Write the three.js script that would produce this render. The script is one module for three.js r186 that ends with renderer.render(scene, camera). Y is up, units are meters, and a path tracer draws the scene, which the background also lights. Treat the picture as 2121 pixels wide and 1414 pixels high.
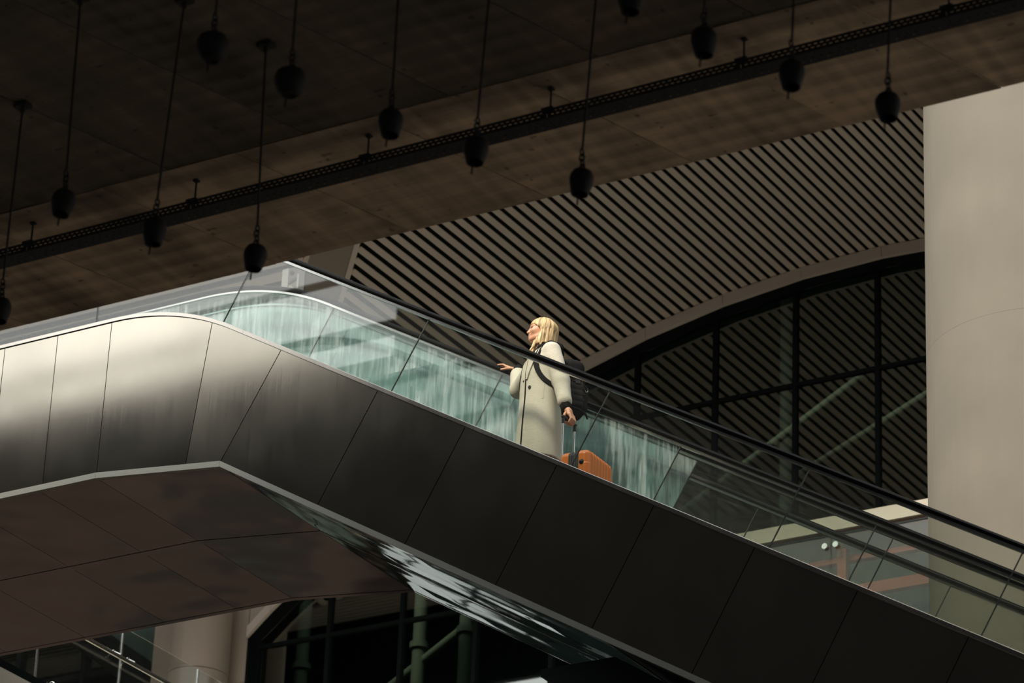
import * as THREE from 'three';
import { mergeGeometries, mergeVertices, toCreasedNormals } from 'three/addons/utils/BufferGeometryUtils.js';
import { RoundedBoxGeometry } from 'three/addons/geometries/RoundedBoxGeometry.js';

// ---------------------------------------------------------------- camera, sky, exposure
const scene = new THREE.Scene();
const camera = new THREE.PerspectiveCamera(2 * Math.atan(707 / 7446) * 180 / Math.PI, 1.5, 0.5, 400);
camera.filmGauge = 36;
const PITCH = 25.888 * Math.PI / 180, YAW = 31.616 * Math.PI / 180, ROLL = 2.511 * Math.PI / 180;
camera.position.set(0, 1.6, 0);
camera.rotation.order = 'YXZ';
camera.rotation.set(PITCH, YAW, ROLL);
camera.focus = 28.3;
camera.userData.fStop = 3.2;
scene.add(camera);

// a bright, hazy sky, a little bluer overhead, with the broad glow of a veiled sun behind the camera
const SUN = new THREE.Vector3(-0.08, 0.66, 0.745).normalize();
function skyTexture() {
  const W = 256, H = 128, data = new Float32Array(W * H * 4);
  for (let j = 0; j < H; j++) {
    const el = ((j + 0.5) / H - 0.5) * Math.PI, up = Math.max(0, Math.sin(el));
    for (let i = 0; i < W; i++) {
      const az = ((i + 0.5) / W - 0.5) * 2 * Math.PI, o = (j * W + i) * 4;
      const c = Math.cos(el) * Math.cos(az) * SUN.x + Math.sin(el) * SUN.y + Math.cos(el) * Math.sin(az) * SUN.z, a = Math.acos(Math.min(1, c));
      const g = 1.9 * Math.exp(-((a / 0.66) ** 2)) + 1.1 * Math.exp(-((a / 1.0) ** 2));
      data[o] = 0.5 - 0.14 * up + g; data[o + 1] = 0.52 - 0.1 * up + 0.99 * g; data[o + 2] = 0.53 - 0.04 * up + 0.95 * g; data[o + 3] = 1;
    }
  }
  const t = new THREE.DataTexture(data, W, H, THREE.RGBAFormat, THREE.FloatType);
  t.mapping = THREE.EquirectangularReflectionMapping; t.magFilter = THREE.LinearFilter; t.needsUpdate = true;
  return t;
}
scene.background = skyTexture();
scene.environment = scene.background;
scene.backgroundIntensity = 1.0; scene.environmentIntensity = 1.0;
const sun = new THREE.DirectionalLight(new THREE.Color().setRGB(1, 0.87, 0.7), 3.4);
sun.position.set(-13 + SUN.x * 60, 13 + SUN.y * 60, -22 + SUN.z * 60); sun.target.position.set(-13, 13, -22);
sun.castShadow = true; sun.shadow.radius = 16; sun.shadow.mapSize.set(4096, 4096);
Object.assign(sun.shadow.camera, { left: -24, right: 24, top: 20, bottom: -20, near: 1, far: 120 });
scene.add(sun, sun.target);
const renderer = new THREE.WebGLRenderer();
renderer.toneMapping = THREE.LinearToneMapping;
renderer.toneMappingExposure = 1.0;
renderer.shadowMap.enabled = true;

// ---------------------------------------------------------------- helpers
let seed = 7;
const rnd = () => { seed = (seed * 1664525 + 1013904223) % 4294967296; return seed / 4294967296; };
const V = (x, y, z) => new THREE.Vector3(x, y, z);
const names = {};
function numbered(n) { const k = names[n] = (names[n] ?? -1) + 1; return k ? n + '_' + String(k).padStart(3, '0') : n; }
function mesh(name, geometry, material, parent = scene) {
  const m = new THREE.Mesh(Array.isArray(geometry) ? join(geometry) : geometry, material);
  m.name = parent === scene ? numbered(name) : name; m.castShadow = m.receiveShadow = true; parent.add(m); return m;
}
function group(name, position = [0, 0, 0]) { const g = new THREE.Group(); g.name = numbered(name); g.position.set(...position); scene.add(g); return g; }
function tag(o, label, category, groupName) { o.userData.label = label; o.userData.category = category; if (groupName) o.userData.group = groupName; return o; }
function structure(o, label, category) { tag(o, label, category); o.userData.kind = 'structure'; return o; }
function join(list) {
  return mergeGeometries(list.map((g) => {
    const n = g.index ? g.toNonIndexed() : g.clone();
    for (const k of Object.keys(n.attributes)) if (!['position', 'normal', 'uv'].includes(k)) n.deleteAttribute(k);
    if (!n.attributes.normal) n.computeVertexNormals();
    if (!n.attributes.uv) n.setAttribute('uv', new THREE.BufferAttribute(new Float32Array(n.attributes.position.count * 2), 2));
    return n;
  }));
}
// box between two corners, uv in metres
function bx(x0, x1, y0, y1, z0, z1) {
  const g = new THREE.BoxGeometry(Math.abs(x1 - x0), Math.abs(y1 - y0), Math.abs(z1 - z0));
  g.translate((x0 + x1) / 2, (y0 + y1) / 2, (z0 + z1) / 2);
  return metricUv(g);
}
function metricUv(g, s = 1) {
  const p = g.attributes.position, n = g.attributes.normal, uv = new Float32Array(p.count * 2);
  for (let i = 0; i < p.count; i++) {
    const ax = Math.abs(n.getX(i)), ay = Math.abs(n.getY(i)), az = Math.abs(n.getZ(i)), x = p.getX(i), y = p.getY(i), z = p.getZ(i);
    const [a, b] = ay >= ax && ay >= az ? [x, z] : az >= ax ? [x, y] : [z, y];
    uv[2 * i] = a * s; uv[2 * i + 1] = b * s;
  }
  g.setAttribute('uv', new THREE.BufferAttribute(uv, 2)); return g;
}
function rod(a, b, r, n = 10, r2 = r) {
  const d = b.clone().sub(a), g = new THREE.CylinderGeometry(r2, r, d.length(), n);
  g.applyQuaternion(new THREE.Quaternion().setFromUnitVectors(V(0, 1, 0), d.normalize())); const c = a.clone().add(b).multiplyScalar(0.5); g.translate(c.x, c.y, c.z); return g;
}
// prism: polygon in xy (counter-clockwise) from z0 to z1, flat faces
function prism(poly, z0, z1) {
  const g = new THREE.ExtrudeGeometry(new THREE.Shape(poly.map((p) => new THREE.Vector2(p[0], p[1]))), { depth: Math.abs(z1 - z0), bevelEnabled: false });
  g.translate(0, 0, Math.min(z0, z1)); return metricUv(g);
}
// value noise
function hash(x, y, s) { let h = (x * 374761393 + y * 668265263 + s * 2246822519) | 0; h = Math.imul(h ^ (h >>> 13), 1274126177); return ((h ^ (h >>> 16)) >>> 0) / 4294967296; }
function vnoise(x, y, per, s) {
  const xi = Math.floor(x), yi = Math.floor(y), fx = x - xi, fy = y - yi, u = fx * fx * (3 - 2 * fx), v = fy * fy * (3 - 2 * fy), m = (a, n) => ((a % n) + n) % n;
  const h = (a, b) => hash(m(a, per), m(b, per), s);
  return (h(xi, yi) * (1 - u) + h(xi + 1, yi) * u) * (1 - v) + (h(xi, yi + 1) * (1 - u) + h(xi + 1, yi + 1) * u) * v;
}
function fbm(x, y, per, s, oct = 4) { let a = 0, w = 0.5, t = 0; for (let i = 0; i < oct; i++) { a += w * vnoise(x, y, per, s + i); t += w; w *= 0.5; x *= 2; y *= 2; per *= 2; } return a / t; }
function texture(size, f, { srgb = false, repeat = [1, 1] } = {}) {
  const [w, h] = Array.isArray(size) ? size : [size, size], d = new Uint8Array(w * h * 4);
  for (let j = 0; j < h; j++) for (let i = 0; i < w; i++) { const c = f(i / w, j / h), o = (j * w + i) * 4; for (let k = 0; k < 3; k++) d[o + k] = Math.max(0, Math.min(255, 255 * (Array.isArray(c) ? c[k] : c))); d[o + 3] = 255; }
  const t = new THREE.DataTexture(d, w, h); t.wrapS = t.wrapT = THREE.RepeatWrapping; t.magFilter = THREE.LinearFilter; t.repeat.set(...repeat); if (srgb) t.colorSpace = THREE.SRGBColorSpace; t.needsUpdate = true; return t;
}
const lin = (r, g, b) => new THREE.Color().setRGB(r, g, b);
const std = (c, roughness, o = {}) => new THREE.MeshStandardMaterial({ color: lin(...c), roughness, ...o });
const phys = (c, roughness, o = {}) => new THREE.MeshPhysicalMaterial({ color: lin(...c), roughness, ...o });

// ---------------------------------------------------------------- materials
const M = {};
{
  const conc = texture(512, (u, v) => {
    const a = fbm(u * 6, v * 6, 6, 11, 5), b = fbm(u * 3, v * 3, 3, 31, 4), s = fbm(u * 40, v * 3, 40, 51, 3), s2 = fbm(u * 3, v * 48, 3, 57, 3);
    let k = 0.55 + 0.35 * a + 0.25 * (b - 0.5) + 0.2 * (s - 0.5) + 0.3 * (s2 - 0.5);
    const chip = fbm(u * 40, v * 40, 40, 71, 2); if (chip > 0.87) k *= 0.75;
    return [k, k * 0.86, k * 0.7];
  }, { srgb: true, repeat: [0.4, 0.4] });
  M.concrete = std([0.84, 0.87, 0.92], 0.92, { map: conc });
  M.concreteSmoothShaded = std([0.22, 0.245, 0.25], 0.9, { map: conc });  // smoother olive concrete, darkened further for light falling off behind the deck edge
  M.deckDark = std([0.022, 0.021, 0.019], 0.8);
  M.deckWall = std([0.004, 0.004, 0.004], 0.85);
  const grain = texture([1024, 256], (u, v) => 0.85 + 0.2 * (fbm(u * 300, v * 3, 300, 5, 2) - 0.5) + 0.3 * (fbm(u * 4, v * 4, 4, 9, 4) - 0.5), { repeat: [0.8, 0.6] });
  const smudge = texture(256, (u, v) => 0.62 + 0.3 * fbm(u * 5, v * 5, 5, 91, 5) + 0.12 * fbm(u * 120, v * 2, 120, 5, 2), { repeat: [0.6, 0.6] });
  const metal = (rot, r) => phys([0.56, 0.515, 0.43], r, { metalness: 1, roughnessMap: grain, anisotropy: 0.5, anisotropyRotation: rot });
  M.clad = [metal(0, 0.165), metal(0, 0.17)];
  M.cladTurn = metal(0, 0.2);
  M.cladSlope = [metal(0, 0.185), metal(0, 0.19)];
  M.cap = phys([0.62, 0.58, 0.52], 0.24, { metalness: 1, roughnessMap: smudge });
  M.trim = phys([0.5, 0.5, 0.44], 0.34, { metalness: 1 });
  const wave = texture(256, (u, v) => fbm(u * 3, v * 3, 3, 17, 2), { repeat: [0.7, 0.7] });
  M.mirror = phys([0.6, 0.55, 0.52], 0.12, { metalness: 1, bumpMap: wave, bumpScale: 0.016 });
  const streaky = texture([256, 256], (u, v) => fbm(u * 3, v * 6, 3, 19, 1), { repeat: [0.22, 0.5] });
  M.mirrorSlope = phys([0.5, 0.53, 0.54], 0.05, { metalness: 1, bumpMap: streaky, bumpScale: 0.012 });
  M.gap = std([0.006, 0.006, 0.006], 0.9);
  M.rubber = phys([0.003, 0.003, 0.003], 0.2, { specularIntensity: 0.12 });
  M.steel = phys([0.8, 0.79, 0.76], 0.2, { metalness: 1 });
  M.glass = phys([0.885, 0.902, 0.882], 0.02, { transmission: 0.995, ior: 1.52, thickness: 0 });
  const streak = (s, add = 0) => texture(512, (u, v) => {
    const a = fbm(u * 70, v * 4, 70, 101 + s, 3), b = fbm(u * 4, v * 5, 4, 131 + s, 4), c = fbm(u * 160, v * 12, 160, 151 + s, 2);
    return Math.max(0.12, Math.min(0.97, 0.7 + add - 0.55 * (a - 0.5) - 0.8 * (b - 0.5) - 0.3 * (c - 0.5)));
  }, { repeat: [0.55, 0.55] });
  M.glassDirty = [phys([0.68, 0.785, 0.775], 0.03, { transmission: 0.82, transmissionMap: streak(0), ior: 1.52, thickness: 0 }), phys([0.68, 0.785, 0.775], 0.03, { transmission: 0.86, transmissionMap: streak(40), ior: 1.52, thickness: 0 })];
  M.glassDusty = phys([0.68, 0.785, 0.775], 0.03, { transmission: 1, transmissionMap: streak(80, 0.2), ior: 1.52, thickness: 0 });
  M.seal = std([0.02, 0.03, 0.03], 0.5);
  M.facadeGlass = phys([0.52, 0.63, 0.56], 0.02, { transmission: 1, ior: 2.3, thickness: 0 });
  M.frame = phys([0.004, 0.007, 0.0065], 0.7, { specularIntensity: 0.25 });
  M.slat = std([0.7, 0.61, 0.54], 0.75);
  M.slatTrim = std([0.68, 0.59, 0.53], 0.7);
  M.void = std([0.004, 0.004, 0.004], 0.95);
  M.brownPanel = std([0.3, 0.25, 0.21], 0.7);
  const plaster = texture(512, (u, v) => { const k = 0.88 + 0.1 * fbm(u * 5, v * 5, 5, 3, 5) + 0.02 * fbm(u * 60, v * 3, 60, 23, 3); return [k, k * 0.985, k * 0.95]; }, { srgb: true, repeat: [0.4, 0.4] });
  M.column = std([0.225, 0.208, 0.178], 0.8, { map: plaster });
  M.wallPanel = std([0.5, 0.43, 0.38], 0.75, { map: plaster });
  M.ledge = std([0.75, 0.72, 0.64], 0.8, { map: plaster });
  M.brownWall = std([0.027, 0.0175, 0.0135], 0.7);
  M.darkWall = std([0.008, 0.008, 0.008], 0.6);
  M.redSteel = std([0.52, 0.11, 0.045], 0.6);
  const paving = texture(256, (u, v) => { const k = 0.7 + 0.3 * fbm(u * 8, v * 8, 8, 77, 4); return [k, k * 0.96, k * 0.9]; }, { srgb: true, repeat: [0.3, 0.3] });
  M.ground = std([0.52, 0.46, 0.4], 0.9, { map: paving });
  M.asphalt = std([0.05, 0.047, 0.044], 0.95, { map: paving });
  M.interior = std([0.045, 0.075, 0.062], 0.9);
  M.interiorPale = std([0.11, 0.11, 0.09], 0.8);
  M.blind = std([0.3, 0.34, 0.3], 0.7);
  M.iron = std([0.007, 0.007, 0.008], 0.7);
  M.bell = std([0.009, 0.008, 0.007], 0.75, { metalness: 0.3 });
  M.cable = std([0.008, 0.009, 0.009], 0.7);
}

// ---------------------------------------------------------------- ground, overhead deck, building above it
structure(mesh('floor', bx(-220, 160, -0.4, 0, -33.6, -16), M.ground), 'pale paved forecourt far below the escalators', 'ground');
structure(mesh('floor', bx(-220, 160, -0.4, 0, -16, 150), M.asphalt), 'dark roadway under the overhead deck', 'ground');
const DECK_Y = 11.612, DECK_Z = -16;
const ceiling = structure(group('ceiling'), 'dark stained concrete underside of the deck overhead', 'ceiling');
mesh('deck_core', bx(-220, 160, DECK_Y + 0.25, 16.2, DECK_Z + 0.02, 150), M.deckDark, ceiling);
mesh('fascia', bx(-220, 160, DECK_Y + 0.03, 17.3, DECK_Z, DECK_Z + 0.25), M.deckWall, ceiling);
{
  // soffit panels between skewed joints, in two rows
  const skew = -0.31;
  const row = (z0, z1, off) => {
    for (let i = -26; i < 24; i++) {
      const x0 = -8.674 + 0.963 * i + off, x1 = x0 + 0.955, dy = (rnd() - 0.5) * 0.006;
      const q = (x, z) => [x + (z - DECK_Z) * skew, z];
      const s = [q(x0, z0), q(x1, z0), q(x1, z1), q(x0, z1)];
      const g = new THREE.ExtrudeGeometry(new THREE.Shape(s.map((p) => new THREE.Vector2(p[0], -p[1]))), { depth: 0.25, bevelEnabled: false });
      g.rotateX(-Math.PI / 2); g.translate(0, DECK_Y + 0.003 + dy, 0); metricUv(g);
      const uv = g.attributes.uv; const ox = rnd() * 3, oy = rnd() * 3; for (let k = 0; k < uv.count; k++) uv.setXY(k, uv.getX(k) + ox, uv.getY(k) + oy);
      mesh('soffit_panel', g, z1 < -14 ? M.concrete : M.concreteSmoothShaded, ceiling);
    }
  };
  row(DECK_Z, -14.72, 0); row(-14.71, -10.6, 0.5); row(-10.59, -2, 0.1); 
}
mesh('deck_underside', bx(-220, 160, DECK_Y + 0.1, DECK_Y + 0.25, -2, 150), M.concreteSmoothShaded, ceiling);
{
  // railing along the top of the deck and the tall block that stands on its right-hand part (seen mirrored in the balustrade)
  const r = tag(group('deck_railing'), 'dark steel railing along the top of the overhead deck', 'railing');
  mesh('top_rail', bx(-28.9, -18.25, 18.32, 18.38, -15.95, -15.89), M.iron, r);
  mesh('lower_rail', bx(-28.9, -18.25, 17.62, 17.74, -15.96, -15.84), M.iron, r);
  for (let i = 0; i < 4; i++) mesh('post', bx(-20.4 - 2.2 * i, -20.34 - 2.2 * i, 17.3, 18.32, -15.95, -15.89), M.iron, r);
  structure(mesh('wall_front', bx(-18.2, 160, 17.3, 18.35, -16, 150), M.deckWall), 'dark block standing on the overhead deck', 'wall');
  structure(mesh('wall_left', bx(-220, -29, 17.3, 21, -15.7, 150), M.deckWall), 'added unseen dark block on the far left of the deck, hiding sky from reflections', 'wall');  // added out of view so the sloping soffit mirrors less bright sky
}

// ---------------------------------------------------------------- cable tray under the deck
{
  const t = tag(group('cable_tray', [0, DECK_Y, 0]), 'long black perforated cable tray hung below the concrete ceiling', 'cable tray');
  const zN = -14.86, zF = -14.98, yB = -0.205, yT = -0.145;
  const plate = (w, h, rows, pitch, sw, sh) => {
    const s = new THREE.Shape([[0, 0], [w, 0], [w, h], [0, h]].map((p) => new THREE.Vector2(...p)));
    rows.forEach((yy, r) => { for (let x = 0.02 + (r % 2) * pitch / 2; x + sw < w - 0.01; x += pitch) s.holes.push(new THREE.Path([[x, yy], [x, yy + sh], [x + sw, yy + sh], [x + sw, yy]].map((p) => new THREE.Vector2(...p)))); });
    return new THREE.ExtrudeGeometry(s, { depth: 0.002, bevelEnabled: false });
  };
  const L = 1.205, side = plate(L - 0.004, yT - yB, [0.016, 0.037], 0.036, 0.02, 0.0065);
  const base = plate(L - 0.004, zN - zF, [0.03, 0.06, 0.09], 0.05, 0.014, 0.006);
  base.rotateX(Math.PI / 2);
  for (let i = -4; i < 10; i++) {
    const x = -8.982 - L * i;
    const near = side.clone(); near.translate(x, yB, zN); const far = side.clone(); far.translate(x, yB, zF);
    const b = base.clone(); b.translate(x, yB, zF);
    mesh('tray_section', [near, far, b], M.iron, t);
    mesh('hanger_rod', rod(V(x, yB, -14.89), V(x, 0.01, -14.89), 0.006, 8), M.iron, t);
    mesh('hanger_bracket', bx(x - 0.04, x + 0.03, yT - 0.012, yT + 0.012, zN - 0.03, zN + 0.006), M.iron, t);
    mesh('ceiling_plate', bx(x - 0.016, x + 0.016, -0.008, 0.004, -14.905, -14.875), M.iron, t);
  }
  for (const z of [-14.9, -14.925, -14.95]) mesh('cable', rod(V(-22, yB + 0.018, z), V(-3.5, yB + 0.018, z), 0.011, 8), M.iron, t);
}

// ---------------------------------------------------------------- hanging bells
function makeBell(w, h, round) {
  // outline from the crown down to the mouth
  const prof = round ? [[0.001, 0.5], [0.2, 0.49], [0.42, 0.4], [0.5, 0.2], [0.5, -0.02], [0.44, -0.25], [0.34, -0.42], [0.2, -0.49], [0.17, -0.44], [0.001, -0.4]]
    : [[0.001, 0.5], [0.2, 0.49], [0.38, 0.4], [0.48, 0.24], [0.5, 0.08], [0.47, -0.1], [0.41, -0.28], [0.37, -0.42], [0.34, -0.5], [0.3, -0.47], [0.3, -0.3], [0.001, -0.2]];
  return new THREE.LatheGeometry(prof.map((p) => new THREE.Vector2(p[0] * w, p[1] * h)), 28);
}
{
  const kinds = [[makeBell(0.128, 0.148, false), 0.128, 0.148], [makeBell(0.158, 0.148, true), 0.158, 0.148]];
  // x, y, z of the bell's middle, shape, sideways swing of its top, label
  const bells = [
    [-11.76, 10.31, -13.70, 0, 0, 'dark bell cut by the left picture edge, just above the bright metal landing'],
    [-10.727, 10.35, -12.901, 0, 0.03, 'dark bell hung left of the cable tray, above its left end'],
    [-10.33, 10.22, -13.18, 0, -0.06, 'dark bell hung below the left end of the cable tray'],
    [-9.115, 10.35, -11.947, 1, -0.03, 'large round dark bell, highest and leftmost of the two round ones'],
    [-10.10, 10.29, -13.767, 0, 0.04, 'dark bell hung low against the deck edge, above the upper landing glass'],
    [-8.965, 10.35, -12.394, 1, 0.0, 'large round dark bell beside the long thin neighbouring cable'],
    [-8.736, 10.35, -12.951, 0, 0.0, 'dark bell hung just above the middle of the cable tray'],
    [-8.5, 10.35, -13.383, 0, -0.05, 'dark bell whose crown overlaps the cable tray at mid picture'],
    [-8.188, 10.35, -13.906, 0, -0.06, 'dark bell hung over the edge between ceiling and slatted canopy, mid picture'],
    [-7.12, 10.37, -12.483, 0, -0.04, 'dark bell cut off by the top picture edge'],
    [-6.981, 10.35, -12.955, 0, 0.0, 'dark bell hung above the right half of the cable tray'],
    [-6.748, 10.35, -13.417, 0, -0.04, 'dark bell hanging across the right half of the cable tray'],
    [-6.466, 10.35, -13.898, 0, -0.05, 'rightmost dark bell, in front of the slatted canopy by the pale column'],
  ];
  for (const [x, y, z, k, swing, label] of bells) {
    const [geo, w, h] = kinds[k], b = tag(group('hanging_bell', [x, DECK_Y, z]), label, 'bell', 'bells hung from the deck');
    const dy = y - DECK_Y, top = dy + h / 2, tilt = (rnd() - 0.5) * 0.2;
    const body = mesh('bell_body', geo, M.bell, b); body.position.set(0, dy, 0); body.rotation.set((rnd() - 0.5) * 0.12, rnd() * 6, tilt);
    mesh('clapper', rod(V(-0.012, dy - h * 0.2, 0), V(-0.02, dy - h * 0.5 - 0.055, 0), 0.005, 8), M.bell, b);
    const links = []; for (let i = 0; i < 4; i++) { const g = new THREE.TorusGeometry(0.017, 0.0055, 8, 14); g.scale(0.8, 1.2, 0.8); g.rotateY(i % 2 ? 1.4 : 0.2); g.translate((rnd() - 0.5) * 0.008, top + 0.008 + i * 0.03, 0); links.push(g); }
    mesh('chain_links', links, M.cable, b);
    const ax = -swing;
    mesh('cable', rod(V(0, top + 0.11, 0), V(ax, 0, 0), 0.0065, 8), M.cable, b);
    mesh('anchor', [bx(ax - 0.045, ax + 0.045, -0.02, 0.002, -0.03, 0.03), rod(V(ax, -0.05, 0), V(ax, -0.01, 0), 0.014, 10)], M.iron, b);
  }
}

// ---------------------------------------------------------------- escalator paths
// path: level at yFlat for x < bend, then 30 degrees down; rounded by an arc of radius R. Offsets are measured along the normal.
const T30 = Math.tan(Math.PI / 6);
function escPath(yFlat, c, R, xStart, xEnd, step = 0.12) {
  const xi = (c - yFlat) / T30, t = R * Math.tan(Math.PI / 12), pts = [];
  const a0 = xi - t;                                   // end of the level part
  for (let x = xStart; x < a0 - 0.01; x += 0.3) pts.push([x, yFlat, 0]);
  for (let k = 0; k <= 16; k++) { const a = (k / 16) * Math.PI / 6; pts.push([a0 + R * Math.sin(a), yFlat - R * (1 - Math.cos(a)), a]); }
  const b0 = xi + t * Math.cos(Math.PI / 6);
  for (let x = b0 + 0.3; x <= xEnd; x += 0.3) pts.push([x, c - T30 * x, Math.PI / 6]);
  pts.push([xEnd, c - T30 * xEnd, Math.PI / 6]);
  return pts;                                          // [x, y, slope angle]
}
const cut = (path, x0, x1) => {
  const at = (x) => { for (let i = 0; i < path.length - 1; i++) if (path[i][0] <= x && x <= path[i + 1][0]) { const f = (x - path[i][0]) / (path[i + 1][0] - path[i][0] || 1); return [0, 1, 2].map((k) => path[i][k] + f * (path[i + 1][k] - path[i][k])); } return path[x < path[0][0] ? 0 : path.length - 1]; };
  return [at(x0), ...path.filter((p) => p[0] > x0 + 1e-4 && p[0] < x1 - 1e-4), at(x1)];
};
// sweep a closed section of [n, z] points along a path, with end caps and creased normals
function sweep(path, section, crease = 0.7) {
  const pos = [], uv = [], S = section.length; let len = 0; const ring = path.map(([x, y, a], i) => { if (i) len += Math.hypot(x - path[i - 1][0], y - path[i - 1][1]); return { l: len, p: section.map(([n, z]) => [x + n * Math.sin(a), y + n * Math.cos(a), z]) }; });
  let per = [0]; for (let k = 0; k < S; k++) { const a = section[k], b = section[(k + 1) % S]; per.push(per[k] + Math.hypot(a[0] - b[0], a[1] - b[1])); }
  const tri = (...v) => v.forEach(([p, u, w]) => { pos.push(...p); uv.push(u, w); });
  for (let i = 0; i < ring.length - 1; i++) for (let k = 0; k < S; k++) {
    const k2 = (k + 1) % S, A = [ring[i].p[k], ring[i].l, per[k]], B = [ring[i + 1].p[k], ring[i + 1].l, per[k]], C = [ring[i + 1].p[k2], ring[i + 1].l, per[k + 1]], D = [ring[i].p[k2], ring[i].l, per[k + 1]];
    tri(A, B, C); tri(A, C, D);
  }
  const shape = section.map(([n, z]) => new THREE.Vector2(n, z)), faces = THREE.ShapeUtils.triangulateShape(shape, []);
  for (const [a, b, c] of faces) { const r0 = ring[0], r1 = ring[ring.length - 1]; tri([r0.p[a], 0, 0], [r0.p[b], 0, 0], [r0.p[c], 0, 0]); tri([r1.p[a], 0, 0], [r1.p[c], 0, 0], [r1.p[b], 0, 0]); }
  let g = new THREE.BufferGeometry(); g.setAttribute('position', new THREE.Float32BufferAttribute(pos, 3)); g.setAttribute('uv', new THREE.Float32BufferAttribute(uv, 2));
  // orient outward
  g.computeVertexNormals();
  let vol = 0; for (let i = 0; i < pos.length; i += 9) { const [a, b, c, d, e, f, h, k, l] = pos.slice(i, i + 9); vol += a * (e * l - f * k) - b * (d * l - f * h) + c * (d * k - e * h); }
  if (vol < 0) { for (let i = 0; i < pos.length; i += 9) for (let q = 0; q < 3; q++) { const t = pos[i + 3 + q]; pos[i + 3 + q] = pos[i + 6 + q]; pos[i + 6 + q] = t; } for (let i = 0; i < uv.length; i += 6) for (let q = 0; q < 2; q++) { const t = uv[i + 2 + q]; uv[i + 2 + q] = uv[i + 4 + q]; uv[i + 4 + q] = t; } g.setAttribute('position', new THREE.Float32BufferAttribute(pos, 3)); g.setAttribute('uv', new THREE.Float32BufferAttribute(uv, 2)); }
  return toCreasedNormals(g, crease);
}
const rectSec = (n0, n1, z0, z1) => [[n0, z0], [n1, z0], [n1, z1], [n0, z1]];
const X0 = -21.5, X1 = -5.2, Z_NEAR = -21.38, Z_FAR = -24.29, Z_MID = -22.85;
const capPath = escPath(14.835, 5.346, 2.5, X0, X1), railPath = escPath(15.72, 6.185, 2.7, X0, X1);
const stepC = 5.062;

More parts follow.
